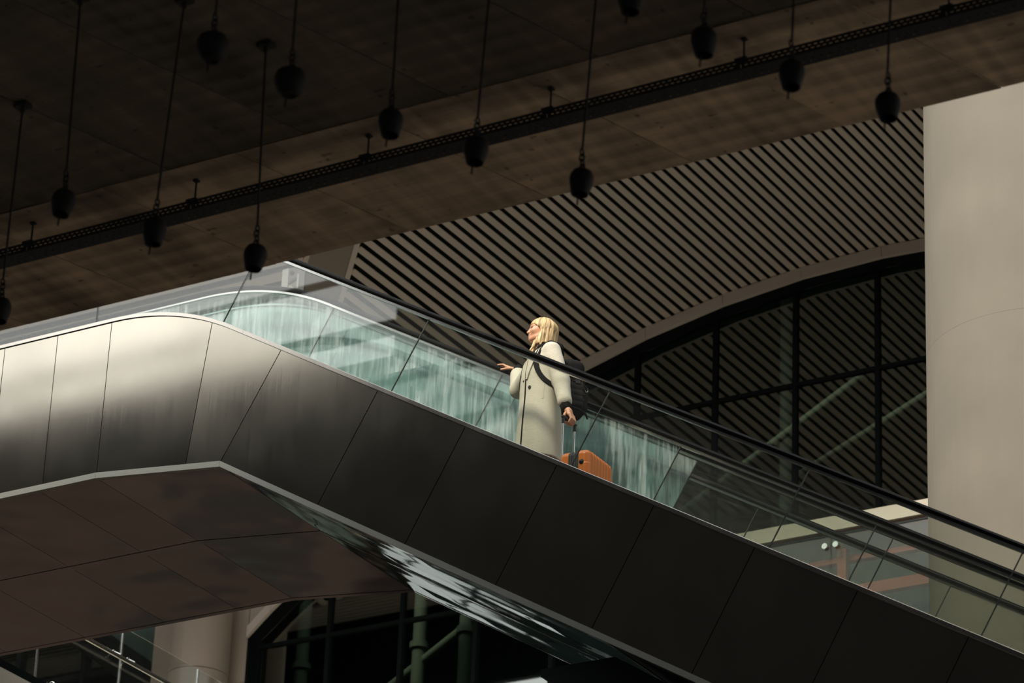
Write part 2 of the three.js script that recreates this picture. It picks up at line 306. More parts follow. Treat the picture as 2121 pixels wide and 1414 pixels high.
const escA = tag(group('escalator'), 'near escalator with brushed steel cladding carrying the woman', 'escalator', 'pair of escalators side by side');
const escB = tag(group('escalator'), 'second escalator behind the near one, seen through its glass', 'escalator', 'pair of escalators side by side');
{
  // lower edge of the cladding: level, a short gentle piece, then 30 degrees
  const low = (x) => x < -17.12 ? 13.4 : x < -15.865 ? 13.4 - (x + 17.12) * (0.135 / 1.255) : 13.265 - T30 * (x + 15.865);
  const capAt = (x) => cut(capPath, x, x + 0.01)[0][1];
  // seams: [x at the top, x at the bottom]
  const seams = [[-19.9, -19.9], [-19.36, -19.36], [-18.8, -18.8], [-18.245, -18.245], [-17.68, -17.678], [-17.115, -17.121], [-16.067, -16.215], [-15.349, -15.866], [-14.382, -14.89], [-13.549, -14.05], [-12.712, -13.215], [-11.864, -12.367], [-11.024, -11.527], [-10.203, -10.7], [-9.36, -9.86], [-8.52, -9.02], [-7.68, -8.18], [-6.84, -7.34], [-6.0, -6.5]];
  const clad = (z, t, parent) => {
    for (let i = 0; i < seams.length - 1; i++) {
      const [a, a2] = seams[i], [b, b2] = seams[i + 1], g = 0.0035, poly = [];
      const bot = [a2 + g, ...[-17.12, -15.865].filter((x) => x > a2 + 0.02 && x < b2 - 0.02), b2 - g];
      for (const x of bot) poly.push([x, low(x) + 0.02]);
      const top = cut(capPath, a + g, b - g).map((p) => [p[0], p[1] - 0.03]).reverse();
      poly.push(...top);
      const p = prism(poly, z, z - t);
      const m = mesh('cladding_panel', p, i === 6 ? M.cladTurn : i < 6 ? M.clad[i % 2] : M.cladSlope[i % 2], parent);
      m.rotation.set(0, 0, 0);
    }
  };
  clad(Z_NEAR, 0.012, escA);
  const shell = []; for (let i = 0; i < seams.length; i++) shell.push([seams[i][1], low(seams[i][1]) + 0.03]);
  const topIn = cut(capPath, -19.9, -6).map((p) => [p[0], p[1] - 0.05]).reverse();
  mesh('inner_truss', prism([...shell, ...topIn], Z_NEAR - 0.014, Z_NEAR - 0.05), M.gap, escA);
  mesh('inner_truss', prism([...shell, ...topIn], Z_FAR + 0.05, Z_FAR + 0.014), M.gap, escB);
  mesh('rear_cladding', prism([...shell, ...topIn], Z_FAR + 0.012, Z_FAR), M.cladSlope[0], escB);
  // capping strip in sections
  const caps = [-21.4, -18.43, -16.0 + 0.27, -12.3, -8.9, -5.3];
  for (let i = 0; i < caps.length - 1; i++) mesh('capping_strip', sweep(cut(capPath, caps[i] + 0.001, caps[i + 1] - 0.001), [[-0.03, Z_NEAR + 0.012], [0, Z_NEAR + 0.012], [0.004, Z_NEAR + 0.006], [0.004, Z_NEAR - 0.2], [-0.03, Z_NEAR - 0.2]], 0.4), M.cap, escA);
  mesh('rear_capping_strip', sweep(cut(capPath, -21.4, -5.3), rectSec(-0.03, 0.004, Z_FAR - 0.012, Z_FAR + 0.17), 0.4), M.cap, escB);
  mesh('centre_deck', sweep(cut(capPath, -21.4, -5.3), rectSec(-0.03, 0.004, -22.84, -22.80), 0.4), M.cap, escA);
  mesh('centre_deck', sweep(cut(capPath, -21.4, -5.3), rectSec(-0.03, 0.004, -23.09, -22.845), 0.4), M.cap, escB);
  // lower edge trim
  const lowPts = [[-21.4, 13.4], [-17.121, 13.4], [-15.866, 13.265], [-5.6, 13.265 - T30 * (-5.6 + 15.866)]];
  for (let i = 0; i < 3; i++) {
    const [a, b] = [lowPts[i], lowPts[i + 1]], d = 0.03;
    mesh('edge_trim', prism([[a[0] + 0.001, a[1] - d], [b[0] - 0.001, b[1] - d], [b[0] - 0.001, b[1] + 0.021], [a[0] + 0.001, a[1] + 0.021]], Z_NEAR + 0.014, Z_NEAR - 0.03), M.trim, escA);
  }
  // mirror-polished soffit panels, in two strips with cross joints; each strip belongs to one escalator
  const cross = [-21.3, -20.3, -19.4, -18.5, -17.72, -17.121, -15.866, -15.4];
  for (let x = -14.9; x < -12.1; x += 0.86) cross.push(x); cross.push(-12.28);
  const S = (x, z) => { const y = low(x) - 0.022; return V(x, y, z); };
  for (const [z0, z1, parent] of [[Z_NEAR - 0.032, Z_MID + 0.012, escA], [Z_MID - 0.08, Z_FAR + 0.004, escB]]) {
    for (let i = 0; i < cross.length - 1; i++) {
      const a = cross[i] + 0.0025, b = cross[i + 1] - 0.0025, N = 10, pos = [], uv = [], idx = [];
      const o = rnd() * 4;
      for (let r = 0; r <= N; r++) for (let c = 0; c <= N; c++) { const x = a + (b - a) * r / N, z = z0 + (z1 - z0) * c / N, p = S(x, z); pos.push(p.x, p.y + 0.0012 * Math.sin(r / N * Math.PI) * Math.sin(c / N * Math.PI) * (2 + rnd()), p.z); uv.push(x + o, z + o * 0.7); }
      for (let r = 0; r < N; r++) for (let c = 0; c < N; c++) { const k = r * (N + 1) + c; idx.push(k, k + N + 1, k + 1, k + 1, k + N + 1, k + N + 2); }
      const g = new THREE.BufferGeometry(); g.setAttribute('position', new THREE.Float32BufferAttribute(pos, 3)); g.setAttribute('uv', new THREE.Float32BufferAttribute(uv, 2)); g.setIndex(idx); g.computeVertexNormals();
      // face down
      if (g.attributes.normal.getY(0) > 0) { for (let q = 0; q < idx.length; q += 3) [idx[q + 1], idx[q + 2]] = [idx[q + 2], idx[q + 1]]; g.setIndex(idx); g.computeVertexNormals(); }
      mesh('soffit_panel', g, i < 6 ? M.mirror : M.mirrorSlope, parent);
    }
    const under = []; for (const p of lowPts) under.push([p[0], p[1] - 0.015]);
    mesh('soffit_backing', prism([...under, ...under.slice().reverse().map((p) => [p[0], p[1] + 0.012])], z0, z1), M.gap, parent);
  }
  const jp = lowPts.map((p) => [p[0], p[1] - 0.025]);
  jp[3] = [-12.3, 13.265 - T30 * (-12.3 + 15.866) - 0.025];
  mesh('soffit_joint_strip', prism([...jp, ...jp.slice().reverse().map((p) => [p[0], p[1] + 0.012])], Z_MID + 0.004, Z_MID - 0.077), M.mirror, escB);
  mesh('soffit_edge_strip', prism([...jp, ...jp.slice().reverse().map((p) => [p[0], p[1] + 0.05])], Z_FAR + 0.002, Z_FAR - 0.05), M.mirror, escB);
  // dark underside of the lower run
  for (const [a, b, parent] of [[Z_NEAR - 0.04, Z_MID + 0.012, escA], [Z_MID + 0.004, Z_FAR + 0.02, escB]]) mesh('machine_cover', prism([[-12.3, 11.2], [-5.6, 7.3], [-5.6, 7.36], [-12.3, 11.24]], a, b), M.frame, parent);

  // balustrades: four rows of panes under four handrails
  const joints = [X0 + 0.1, -19.2, -17.5, -15.83, -14.1, -12.41, -10.71, -9.05, -7.36, -5.67];
  const balustrade = (z, parent, glass, tagName) => {
    for (let i = 0; i < joints.length - 1; i++) {
      const g = 0.003, top = cut(railPath, joints[i] + g, joints[i + 1] - g).map(([x, y, a]) => [x - 0.03 * Math.sin(a), y - 0.03 * Math.cos(a)]);
      // lower corners lie square to the slope below the upper ones
      const back = (x) => x > -16.2 ? 0.36 : x > -17 ? 0.2 : 0;
      const bot = cut(capPath, joints[i] + g - back(joints[i]), joints[i + 1] - g - back(joints[i + 1])).map(([x, y, a]) => [x - 0.025 * Math.sin(a), y - 0.025 * Math.cos(a)]);
      const poly = [...bot, ...top.slice().reverse()];
      const m = mesh('glass_pane', prism(poly, z - 0.005, z + 0.005), Array.isArray(glass) && i < 5 ? glass[i % 2] : M.glass, parent);
      const a = bot[bot.length - 1], b = top[top.length - 1], dx = 0.0035;
      mesh('pane_joint', prism([[a[0] - dx + 0.004, a[1]], [a[0] + dx + 0.004, a[1]], [b[0] + dx + 0.004, b[1]], [b[0] - dx + 0.004, b[1]]], z - 0.006, z + 0.006), M.seal, parent);
    }
    const rail = cut(railPath, X0 + 0.1, X1 - 0.1);
    mesh('handrail', sweep(rail, [[-0.01, z - 0.034], [0.01, z - 0.041], [0.027, z - 0.034], [0.033, z - 0.02], [0.033, z + 0.02], [0.027, z + 0.034], [0.01, z + 0.041], [-0.01, z + 0.034]], 0.9), M.rubber, parent);
    mesh('rail_guide', sweep(rail, [[-0.03, z - 0.018], [-0.011, z - 0.02], [-0.011, z + 0.02], [-0.03, z + 0.018]], 0.3), M.steel, parent);
    mesh('glass_shoe', sweep(cut(capPath, X0 + 0.1, X1 - 0.1), [[-0.02, z - 0.02], [0.022, z - 0.016], [0.022, z + 0.016], [-0.02, z + 0.02]], 0.4), M.cap, parent);
  };
  balustrade(-21.65, escA, M.glass); balustrade(-22.80, escA, [M.glassDusty, M.glassDusty]);
  balustrade(-23.09, escB, M.glassDirty); balustrade(-24.15, escB, M.glass);
  // steps and skirts
  for (const [z0, z1, parent] of [[-21.74, -22.71, escA], [-23.18, -24.06, escB]]) {
    const rise = 0.2, go = rise / T30;
    for (let i = -10; i < 24; i++) {
      const x = -13.5 + 0.06 + go * i, y = stepC - T30 * (-13.5) - rise * i;
      if (x < -16.3 || x > -6.2) continue;
      mesh('step', [bx(x - go + 0.004, x, y - 0.03, y, z1, z0), bx(x - 0.015, x, y - rise + 0.002, y - 0.03, z1, z0)], M.iron, parent);
    }
    mesh('landing_plate', bx(-21.2, -16.5, 14.56, 14.62, z1, z0), M.steel, parent);
    for (const z of [z0 + 0.004, z1 - 0.018]) mesh('skirt', sweep(cut(capPath, -21.3, -5.4), rectSec(-0.4, -0.02, z, z + 0.014), 0.4), M.steel, parent);
  }
}

// ---------------------------------------------------------------- terminal front: arched window, slatted canopy, walls
const APEX = -15.4, RV = 12.7;
const vault = (x) => 20.55 - (RV - Math.sqrt(Math.max(0.01, RV * RV - (x - APEX) ** 2)));
const ZW = -33, ZG = -33.2;
{
  const canopy = structure(group('trim_1'), 'pale slatted canopy soffit curving over the arched window', 'canopy');
  const pitch = 0.125, w = 0.076, outer = -26.6;
  const mitre = (x) => Math.min(outer, -29.03 + (x + 19.9) * 1.06);      // groin line between the two vaults
  for (let k = 0; k < 132; k++) {
    const x = -14.85 + 0.125 / 2 + pitch * 60 - pitch * k; if (x < -23.7) break;
    const y = vault(x), a = Math.asin((x - APEX) / RV), z0 = x > -12.0 && x < -9.6 ? -27.65 : mitre(x), g = new THREE.BoxGeometry(w, 0.012, Math.abs(ZW - z0));
    g.translate(0, 0.006, 0); g.rotateZ(-a); g.translate(x, y, (ZW + z0) / 2);
    mesh('slat', g, M.slat, canopy);
  }
  // dark void and roof above the slats
  {
    const pos = [], idx = [], xs = []; for (let x = -23.6; x <= -7.1; x += 0.2) xs.push(x);
    xs.forEach((x) => { for (const z of [x > -12.1 && x < -9.5 ? -27.65 : mitre(x) + 0.25, ZW - 0.3]) for (const h of [0.16, 0.22]) pos.push(x, vault(x) + h, z); });
    for (let i = 0; i < xs.length - 1; i++) { const p = i * 4, q = p + 4; for (const [u, v] of [[0, 2], [2, 3], [3, 1], [1, 0]]) idx.push(p + u, q + v, p + v, p + u, q + u, q + v); }
    const g = new THREE.BufferGeometry(); g.setAttribute('position', new THREE.Float32BufferAttribute(pos, 3)); g.setIndex(idx); const n = g.toNonIndexed(); n.computeVertexNormals(); mesh('roof_deck', n, M.void, canopy);
  }
  // groin strip, the plain panel beyond it, and the neighbouring bay whose slats run along the front
  const xm = (z) => -19.9 + (z + 29.03) / 1.06, bayY = (z) => vault(xm(z));
  const along = (d0, d1, dy, th, m, name) => {
    const pos = [], idx = [], zs = []; for (let z = outer; z >= ZW - 0.001; z -= 0.19) zs.push(z);
    zs.forEach((z) => { for (const d of [d0, d1]) for (const h of [0, th]) pos.push(xm(z) + d, bayY(z) + dy + h, z); });
    for (let i = 0; i < zs.length - 1; i++) { const p = i * 4, q = p + 4; for (const [u, v] of [[0, 2], [2, 3], [3, 1], [1, 0]]) idx.push(p + u, q + v, p + v, p + u, q + u, q + v); }
    const g = new THREE.BufferGeometry(); g.setAttribute('position', new THREE.Float32BufferAttribute(pos, 3)); g.setIndex(idx); const n = g.toNonIndexed(); n.computeVertexNormals(); mesh(name, n, m, canopy);
  };
  along(-0.075, 0, -0.012, 0.06, M.slatTrim, 'groin_strip');
  along(-0.66, -0.078, 0, 0.05, M.brownPanel, 'plain_panel');
  along(-0.74, -0.663, -0.012, 0.06, M.slatTrim, 'groin_strip');
  for (let z = outer - 0.1; z > ZW + 0.06; z -= 0.19) {
    const slope = Math.atan2(bayY(z + 0.05) - bayY(z - 0.05), 0.1), x1 = xm(z) - 0.76, g = new THREE.BoxGeometry(20, 0.03, 0.12);
    g.rotateX(-slope); g.translate(x1 - 10, bayY(z) + 0.02, z); mesh('slat', g, M.slat, canopy);
  }
  along(-22, -0.3, 0.2, 0.05, M.void, 'roof_deck');
  mesh('added_bay_fascia', bx(-40, xm(outer) - 0.75, bayY(outer) - 1.3, bayY(outer) + 0.5, outer, outer + 0.12), M.frame, canopy);  // added beyond view, made deep to keep sky out of the lower panes

  // arched window
  const win = structure(group('window_1'), 'huge dark green arched window behind the escalators', 'window');
  const seg = []; for (let k = -8; k <= 9; k++) seg.push(-15.423 - 1.013 * k);
  seg.push(-23.86);
  seg.sort((a, b) => a - b);
  const sx = seg.filter((x) => x >= -23.87 && x <= -7.2);
  for (let i = 0; i < sx.length - 1; i++) {
    const a = sx[i] + 0.003, b = sx[i + 1] - 0.003, h = 0.14;
    mesh('arch_trim', prism([[a, vault(a) - h], [b, vault(b) - h], [b, vault(b) - 0.002], [a, vault(a) - 0.002]], ZW, ZW + 0.05), M.slatTrim, win);
    mesh('head_frame', prism([[a, vault(a) - h - 0.006], [b, vault(b) - h - 0.006], [b, vault(b) - h + 0.06], [a, vault(a) - h + 0.06]], ZW - 0.005, ZG - 0.06), M.frame, win);
  }
  mesh('jamb_frame', bx(-24.0, -23.84, 11.2, vault(-23.86) - 0.1, ZG - 0.06, ZW - 0.01), M.frame, win);
  const cols = [-24.0]; for (let k = 8; k >= -8; k--) cols.push(-15.588 - 1.032 * k); 
  const rows = [11.1, 13.12, 15.1, 17.12, 19.15, 21.2];
  const head = (x) => vault(x) - 0.145;
  for (let i = 0; i < cols.length - 1; i++) {
    const a = cols[i], b = cols[i + 1];
    if (i) mesh('mullion', bx(a - 0.026, a + 0.026, 11.2, head(a), ZG - 0.04, ZG + 0.04), M.frame, win);
    for (let r = 0; r < rows.length - 1; r++) {
      const y0 = rows[r], yt = rows[r + 1], ha = Math.min(yt, head(a)), hb = Math.min(yt, head(b)); if (ha < y0 + 0.05 && hb < y0 + 0.05) continue;
      const poly = ha < y0 + 0.02 ? [[b - 0.12, y0], [b, y0], [b, hb]] : [[a, y0], [b, y0], [b, hb], [a, ha]];
      mesh('pane', prism(poly, ZG - 0.004, ZG + 0.004), M.facadeGlass, win);
    }
  }
  for (const y of rows.slice(0, 5)) { const xa = y > 17.2 ? -20.9 - (19.2 - y) : -24.0; mesh('transom', bx(y > 18 ? -19.6 : xa, y > 18 ? -11.2 : -7.3, y - 0.022, y + 0.022, ZG - 0.04, ZG + 0.035), M.frame, win); }

  // interior seen through the glass
  structure(mesh('wall_back', bx(-40, 0, 0, 26, -44.2, -44), M.interior), 'dim hall wall far behind the arched window', 'wall');
  structure(mesh('floor', bx(-40, 0, 16.0, 16.25, -44, -33.7), M.interior), 'dim upper hall floor behind the arched window', 'floor');
  structure(mesh('wall_left', bx(-40.2, -40, 0, 22.4, -44, -33.4), M.interior), 'dim end wall of the hall, left', 'wall');
  structure(mesh('wall_right', bx(0, 0.2, 0, 22.4, -44, -33.4), M.interior), 'dim end wall of the hall, right', 'wall');
  structure(mesh('wall_front', bx(-7.3, 0, 0, 22.4, -33.4, -33.05), M.brownPanel), 'brown wall right of the arched window', 'wall');
  structure(mesh('ceiling', bx(-40, 0, 22.2, 22.4, -44, -33.4), M.interior), 'dim hall ceiling behind the arched window', 'ceiling');
  const cl = ['leftmost pale round column behind the lower window panes', 'pale round column behind the lower window, under the escalator soffit', 'pale round column behind the lower window beside the blinds', 'pale round column dimly seen behind the upper arched glass', 'pale round column behind the arched glass next to the big pale column'];
  [[-24.45, -35], [-22.7, -35], [-21.9, -34.8], [-18.4, -36.5], [-15.3, -35.5]].forEach(([x, z], i) => {
    const c = tag(group('hall_column', [x, 9, z]), cl[i], 'column', 'columns inside the hall');
    mesh('shaft', new THREE.CylinderGeometry(0.085, 0.085, 13.2, 24).translate(0, 6.6, 0), M.interiorPale, c);
    mesh('collar', new THREE.CylinderGeometry(0.12, 0.12, 0.08, 24).translate(0, 8.6, 0), M.interiorPale, c);
  });
  const bl = ['pale diagonal brace behind the lower window, left of the mullion', 'pale diagonal brace behind the left part of the upper arched glass', 'pale diagonal brace behind the right part of the upper arched glass'];
  [[V(-24, 16.6, -35), V(-20.6, 18.6, -35)], [V(-20, 18.6, -35.5), V(-16.9, 20.3, -35.5)], [V(-17.5, 18.9, -35), V(-14.5, 20.2, -35)]].forEach(([a, b], i) => {
    const d = tag(group('roof_brace'), bl[i], 'brace', 'braces inside the hall');
    mesh('tube', rod(a, b, 0.05, 14), M.interiorPale, d); mesh('end_plate', rod(b, b.clone().add(V(0.04, 0.02, 0)), 0.09, 14), M.interiorPale, d);
  });
}

// left wall of pale panels, rounded pilaster, brown lower wall
{
  const wall = structure(group('wall_left'), 'pale panelled wall at the left jamb of the arched window', 'wall');
  const top = (x) => Math.max(17.2, vault(Math.max(x, -27)) - 0.15);
  for (const [a, b] of [[-25.28, -24.3], [-24.3, -23.87]]) for (const [y0, y1] of [[13.2, 15.3], [15.3, 16.62], [16.62, 18.6]]) mesh('wall_panel', bx(a + 0.004, b - 0.004, y0 + 0.004, y1 - 0.004, ZW - 0.06, ZW), M.wallPanel, wall);
  const tri = [[-23.87, 16.62], [-23.87, 17.2], [-23.3, 17.72], [-22.3, 18.38], [-21.3, 18.95], [-21.3, 19.1], [-23.87, 18.6]];
  mesh('wall_panel', prism([[-23.862, 17.28], [-23.3, 17.78], [-22.4, 18.36], [-22.4, 18.6], [-23.862, 18.6]], ZW - 0.06, ZW), M.wallPanel, wall);
  mesh('wall_core', bx(-25.28, -23.9, 0, 22.4, ZW - 0.4, ZW - 0.07), M.interior, wall);
  mesh('upper_wall', prism([[-42, 18.2], [-27, 18.2], [-25.28, 16.75], [-25.28, 22.4], [-42, 22.4]], ZW - 0.4, ZW - 0.07), M.interior, wall);
  const win2 = structure(group('window_2'), 'dark window left of the pale pilaster, behind the walkway railing', 'window');
  mesh('jamb_frame', bx(-25.4, -25.28, 11.2, 16.9, ZG - 0.06, ZW - 0.01), M.frame, win2);
  mesh('head_frame', prism([[-28, 18.6], [-25.28, 16.6], [-25.28, 17.1], [-28, 19]], ZG - 0.06, ZW - 0.01), M.frame, win2);
  for (let i = 0; i < 5; i++) { const x = -26.45 - 1.035 * i; mesh('mullion', bx(x - 0.035, x + 0.035, 11.2, 18.2, ZG - 0.05, ZG + 0.07), M.frame, win2); for (const [y0, y1] of [[11.2, 13.1], [13.1, 15.14], [15.14, 18.2]]) mesh('pane', bx(x + 0.035, x + 1.0, y0, y1, ZG - 0.004, ZG + 0.004), M.facadeGlass, win2); }
  for (const y of [13.1, 15.14, 17.165]) mesh('transom', bx(-31, -25.3, y - 0.035, y + 0.035, ZG - 0.05, ZG + 0.06), M.frame, win2);
  mesh('side_wall', bx(-42, -31, 0, 22.4, ZW - 0.4, ZW - 0.07), M.interior, wall);
  const pil = tag(group('round_pilaster', [-24.28, 12.9, -32.62]), 'pale round pilaster clad in curved panels on the left wall', 'column');
  for (const [y0, y1] of [[0, 2.4], [2.41, 3.72], [3.73, 6.2]]) mesh('curved_panel', new THREE.CylinderGeometry(0.36, 0.36, y1 - y0, 40).translate(0, (y0 + y1) / 2, 0), M.wallPanel, pil);
  const low = structure(group('wall_right'), 'brown panelled wall below the arched window', 'wall');
  for (let i = 0; i < 14; i++) for (let r = 0; r < 5; r++) mesh('wall_panel', bx(-34 + i * 2 + 0.01, -32 + i * 2 - 0.01, r * 2.24 + 0.01, r * 2.24 + 2.22, ZW - 0.05, ZW), hash(i, r, 3) < (i < 5 ? 0.65 : 0.35) ? M.darkWall : M.brownWall, low);
  mesh('wall_core', bx(-34, -6, 0, 11.2, ZW - 0.4, ZW - 0.06), M.void, low);
}

// big pale column
{
  const c = tag(group('pale_column', [-10.82, 0, -26.5]), 'broad pale plastered round column at the right picture edge', 'column');
  const R = 1.05;
  for (const [y0, y1] of [[0, 7.4], [7.4012, 12.35], [12.3512, 15.35], [15.3512, 19.2], [19.2012, 24]]) mesh('plaster_drum', metricUv(new THREE.CylinderGeometry(R, R, y1 - y0, 96).translate(0, (y0 + y1) / 2, 0)), M.column, c);
}

// bright ledge, glass screen with clamps and the red steel frame behind it
{
  const z = -31;
  const l = tag(group('walkway_ledge'), 'bright pale concrete ledge left of the broad column, seen through escalator glass', 'ledge');
  mesh('slab_edge', bx(-16.35, -11, 16.24, 16.4, z - 2.2, z), M.ledge, l);
  const s = tag(group('glass_screen'), 'clamped glass screen hanging below the bright ledge', 'glass screen');
  for (const [a, b] of [[-16.3, -15.132], [-15.122, -13.4], [-13.39, -11.2]]) mesh('pane', bx(a, b, 14.9, 16.2, z - 0.06, z - 0.05), M.glass, s);
  mesh('top_channel', bx(-16.3, -11.2, 16.2, 16.222, z - 0.065, z - 0.04), M.seal, s);
  for (const x of [-15.19, -15.065]) mesh('clamp', rod(V(x, 16.09, z - 0.02), V(x, 16.09, z - 0.08), 0.032, 18), M.steel, s);
  const f = tag(group('red_steel_frame'), 'rust red steel frame behind the clamped glass screen', 'steel frame');
  mesh('post', bx(-15.1, -15.0, 13.5, 16.08, z - 0.24, z - 0.14), M.redSteel, f);
  mesh('beam', bx(-16.4, -11, 15.58, 15.7, z - 0.34, z - 0.25), M.redSteel, f);
  mesh('upper_beam', bx(-16.4, -11, 15.98, 16.04, z - 0.34, z - 0.25), M.redSteel, f);
  mesh('rear_beam', bx(-16.4, -11, 15.1, 15.15, z - 0.34, z - 0.25), M.redSteel, f);
}

// wayfinding board above the landing, seen through the upper glass
{
  const b = tag(group('wayfinding_sign', [-19.29, 18.25, -27]), 'grey wayfinding board with dark pictogram behind the upper landing glass', 'sign'), ink = std([0.02, 0.02, 0.02], 0.8), pale = std([0.2, 0.2, 0.19], 0.7);
  mesh('board', bx(-0.13, 0.13, -0.16, 0.16, -0.02, 0), std([0.07, 0.068, 0.065], 0.7), b);
  mesh('board_edge', bx(-0.15, -0.07, -0.16, 0.16, 0, 0.006), pale, b);
  mesh('symbol_head', rod(V(-0.03, 0.1, 0), V(-0.03, 0.1, 0.006), 0.026, 18), ink, b);
  mesh('symbol_body', bx(0.04, 0.065, -0.1, 0.07, 0, 0.006), pale, b);
  mesh('symbol_stair', prism([[-0.06, -0.06], [0.02, -0.13], [0.035, -0.11], [-0.045, -0.04]], 0, 0.006), pale, b);
  mesh('symbol_stripe', prism([[-0.06, -0.03], [0.03, -0.0], [0.03, 0.03], [-0.06, 0.0]], 0, 0.006), ink, b);
  mesh('hanger', rod(V(0, 0.16, -0.01), V(0, 2.08, -0.01), 0.012, 8), M.iron, b);
}

// black plate under the lower run
{
  const p = tag(group('black_support_beam'), 'black beam end under the lower run of the escalators', 'beam');
  mesh('flange', prism([[-12.93, 11.06], [-6.5, 7.35], [-6.5, 7.45], [-12.2, 11.06], [-12.3, 11.12], [-12.93, 11.12]], -24.6, -21.62), M.frame, p);
  mesh('web', prism([[-12.6, 9.8], [-6.5, 6], [-6.5, 7.3], [-12.6, 10.86]], -24.4, -21.9), M.frame, p);
}

// walkway into the hall with a glass railing, lower left
{
  const x = -21.077, top = 14.72, floorY = 13.66;
  const r = tag(group('walkway_railing'), 'glass railing with bright posts along the walkway at lower left', 'railing');
  const zs = [-24.36, -25.68, -27.0, -28.31, -29.63, -30.95, -32.3];
  for (let i = 0; i < zs.length - 1; i++) mesh('glass_pane', bx(x - 0.006, x + 0.006, floorY + 0.05, top, zs[i + 1] + 0.012, zs[i] - 0.012), M.glass, r);
  for (const z of zs) {
    const p = mesh('post', bx(x - 0.008, x + 0.008, floorY, top + 0.003, z - 0.011, z + 0.011), M.steel, r);
    for (const d of [-0.06, 0.06]) mesh('handrail_bracket', [rod(V(x, 14.42, z + d * 2), V(x + 0.09, 14.37, z + d * 2), 0.008, 8), rod(V(x - 0.006, 14.42, z + d * 2), V(x + 0.006, 14.42, z + d * 2), 0.022, 14)], M.steel, r);
  }
  mesh('handrail', rod(V(x + 0.09, 14.34, -24.36), V(x + 0.09, 14.34, -32.3), 0.022, 16), M.steel, r);
  mesh('base_channel', bx(x - 0.03, x + 0.03, floorY - 0.02, floorY + 0.06, -32.3, -24.36), M.frame, r);
  mesh('hook', new THREE.TorusGeometry(0.03, 0.008, 8, 20, Math.PI * 1.2).translate(x + 0.04, 13.72, -25.9), M.steel, r);
  structure(mesh('floor', bx(-23.4, x + 0.03, 13.3, floorY - 0.022, -32.6, -24.33), M.ledge), 'pale walkway slab under the glass railing at lower left', 'floor');
}

// ---------------------------------------------------------------- signed-distance modelling: surface nets
function sdfMesh(sdf, lo, hi, cell, uvOf) {
  const n = [0, 1, 2].map((k) => Math.ceil((hi[k] - lo[k]) / cell) + 1), [nx, ny, nz] = n, F = new Float32Array(nx * ny * nz);
  for (let k = 0, i = 0; k < nz; k++) for (let j = 0; j < ny; j++) for (let a = 0; a < nx; a++, i++) F[i] = sdf(lo[0] + a * cell, lo[1] + j * cell, lo[2] + k * cell);
  const id = new Int32Array(F.length).fill(-1), pos = [], idx = [], I = (a, b, c) => a + nx * (b + ny * c);
  const C = []; for (let q = 0; q < 8; q++) C.push([q & 1, (q >> 1) & 1, q >> 2]);
  for (let c = 0; c < nz - 1; c++) for (let b = 0; b < ny - 1; b++) for (let a = 0; a < nx - 1; a++) {
    const f = C.map(([x, y, z]) => F[I(a + x, b + y, c + z)]); let inside = 0; f.forEach((v) => { if (v < 0) inside++; });
    if (!inside || inside === 8) continue;
    let s = [0, 0, 0], m = 0;
    for (let p = 0; p < 8; p++) for (const bit of [1, 2, 4]) { const q = p | bit; if (q === p || (f[p] < 0) === (f[q] < 0)) continue; const t = f[p] / (f[p] - f[q]); for (let k = 0; k < 3; k++) s[k] += C[p][k] + t * (C[q][k] - C[p][k]); m++; }
    id[I(a, b, c)] = pos.length / 3; pos.push(lo[0] + (a + s[0] / m) * cell, lo[1] + (b + s[1] / m) * cell, lo[2] + (c + s[2] / m) * cell);
  }
  const quad = (p, q, r, s, flip) => { if (p < 0 || q < 0 || r < 0 || s < 0) return; flip ? idx.push(p, r, q, p, s, r) : idx.push(p, q, r, p, r, s); };
  for (let c = 1; c < nz - 1; c++) for (let b = 1; b < ny - 1; b++) for (let a = 1; a < nx - 1; a++) {
    const f = F[I(a, b, c)] < 0;
    if (f !== F[I(a + 1, b, c)] < 0) quad(id[I(a, b - 1, c - 1)], id[I(a, b, c - 1)], id[I(a, b, c)], id[I(a, b - 1, c)], !f);
    if (f !== F[I(a, b + 1, c)] < 0) quad(id[I(a - 1, b, c - 1)], id[I(a - 1, b, c)], id[I(a, b, c)], id[I(a, b, c - 1)], !f);
    if (f !== F[I(a, b, c + 1)] < 0) quad(id[I(a - 1, b - 1, c)], id[I(a, b - 1, c)], id[I(a, b, c)], id[I(a - 1, b, c)], !f);
  }
  const g = new THREE.BufferGeometry(); g.setAttribute('position', new THREE.Float32BufferAttribute(pos, 3)); g.setIndex(idx);
  const nor = [], uv = [], e = cell * 0.6;
  for (let i = 0; i < pos.length; i += 3) { const [x, y, z] = [pos[i], pos[i + 1], pos[i + 2]]; const v = V(sdf(x + e, y, z) - sdf(x - e, y, z), sdf(x, y + e, z) - sdf(x, y - e, z), sdf(x, y, z + e) - sdf(x, y, z - e)).normalize(); nor.push(v.x, v.y, v.z); uv.push(...(uvOf ? uvOf(x, y, z) : [x + z, y])); }
  g.setAttribute('normal', new THREE.Float32BufferAttribute(nor, 3)); g.setAttribute('uv', new THREE.Float32BufferAttribute(uv, 2)); return g;
}
const smin = (a, b, k) => { const h = Math.max(k - Math.abs(a - b), 0) / k; return Math.min(a, b) - h * h * k * 0.25; };
const smax = (a, b, k) => -smin(-a, -b, k);
function cone(x, y, z, a, b, ra, rb) {
  const dx = b[0] - a[0], dy = b[1] - a[1], dz = b[2] - a[2], px = x - a[0], py = y - a[1], pz = z - a[2];
  const t = Math.max(0, Math.min(1, (px * dx + py * dy + pz * dz) / (dx * dx + dy * dy + dz * dz)));
  return Math.hypot(px - t * dx, py - t * dy, pz - t * dz) - (ra + t * (rb - ra));
}
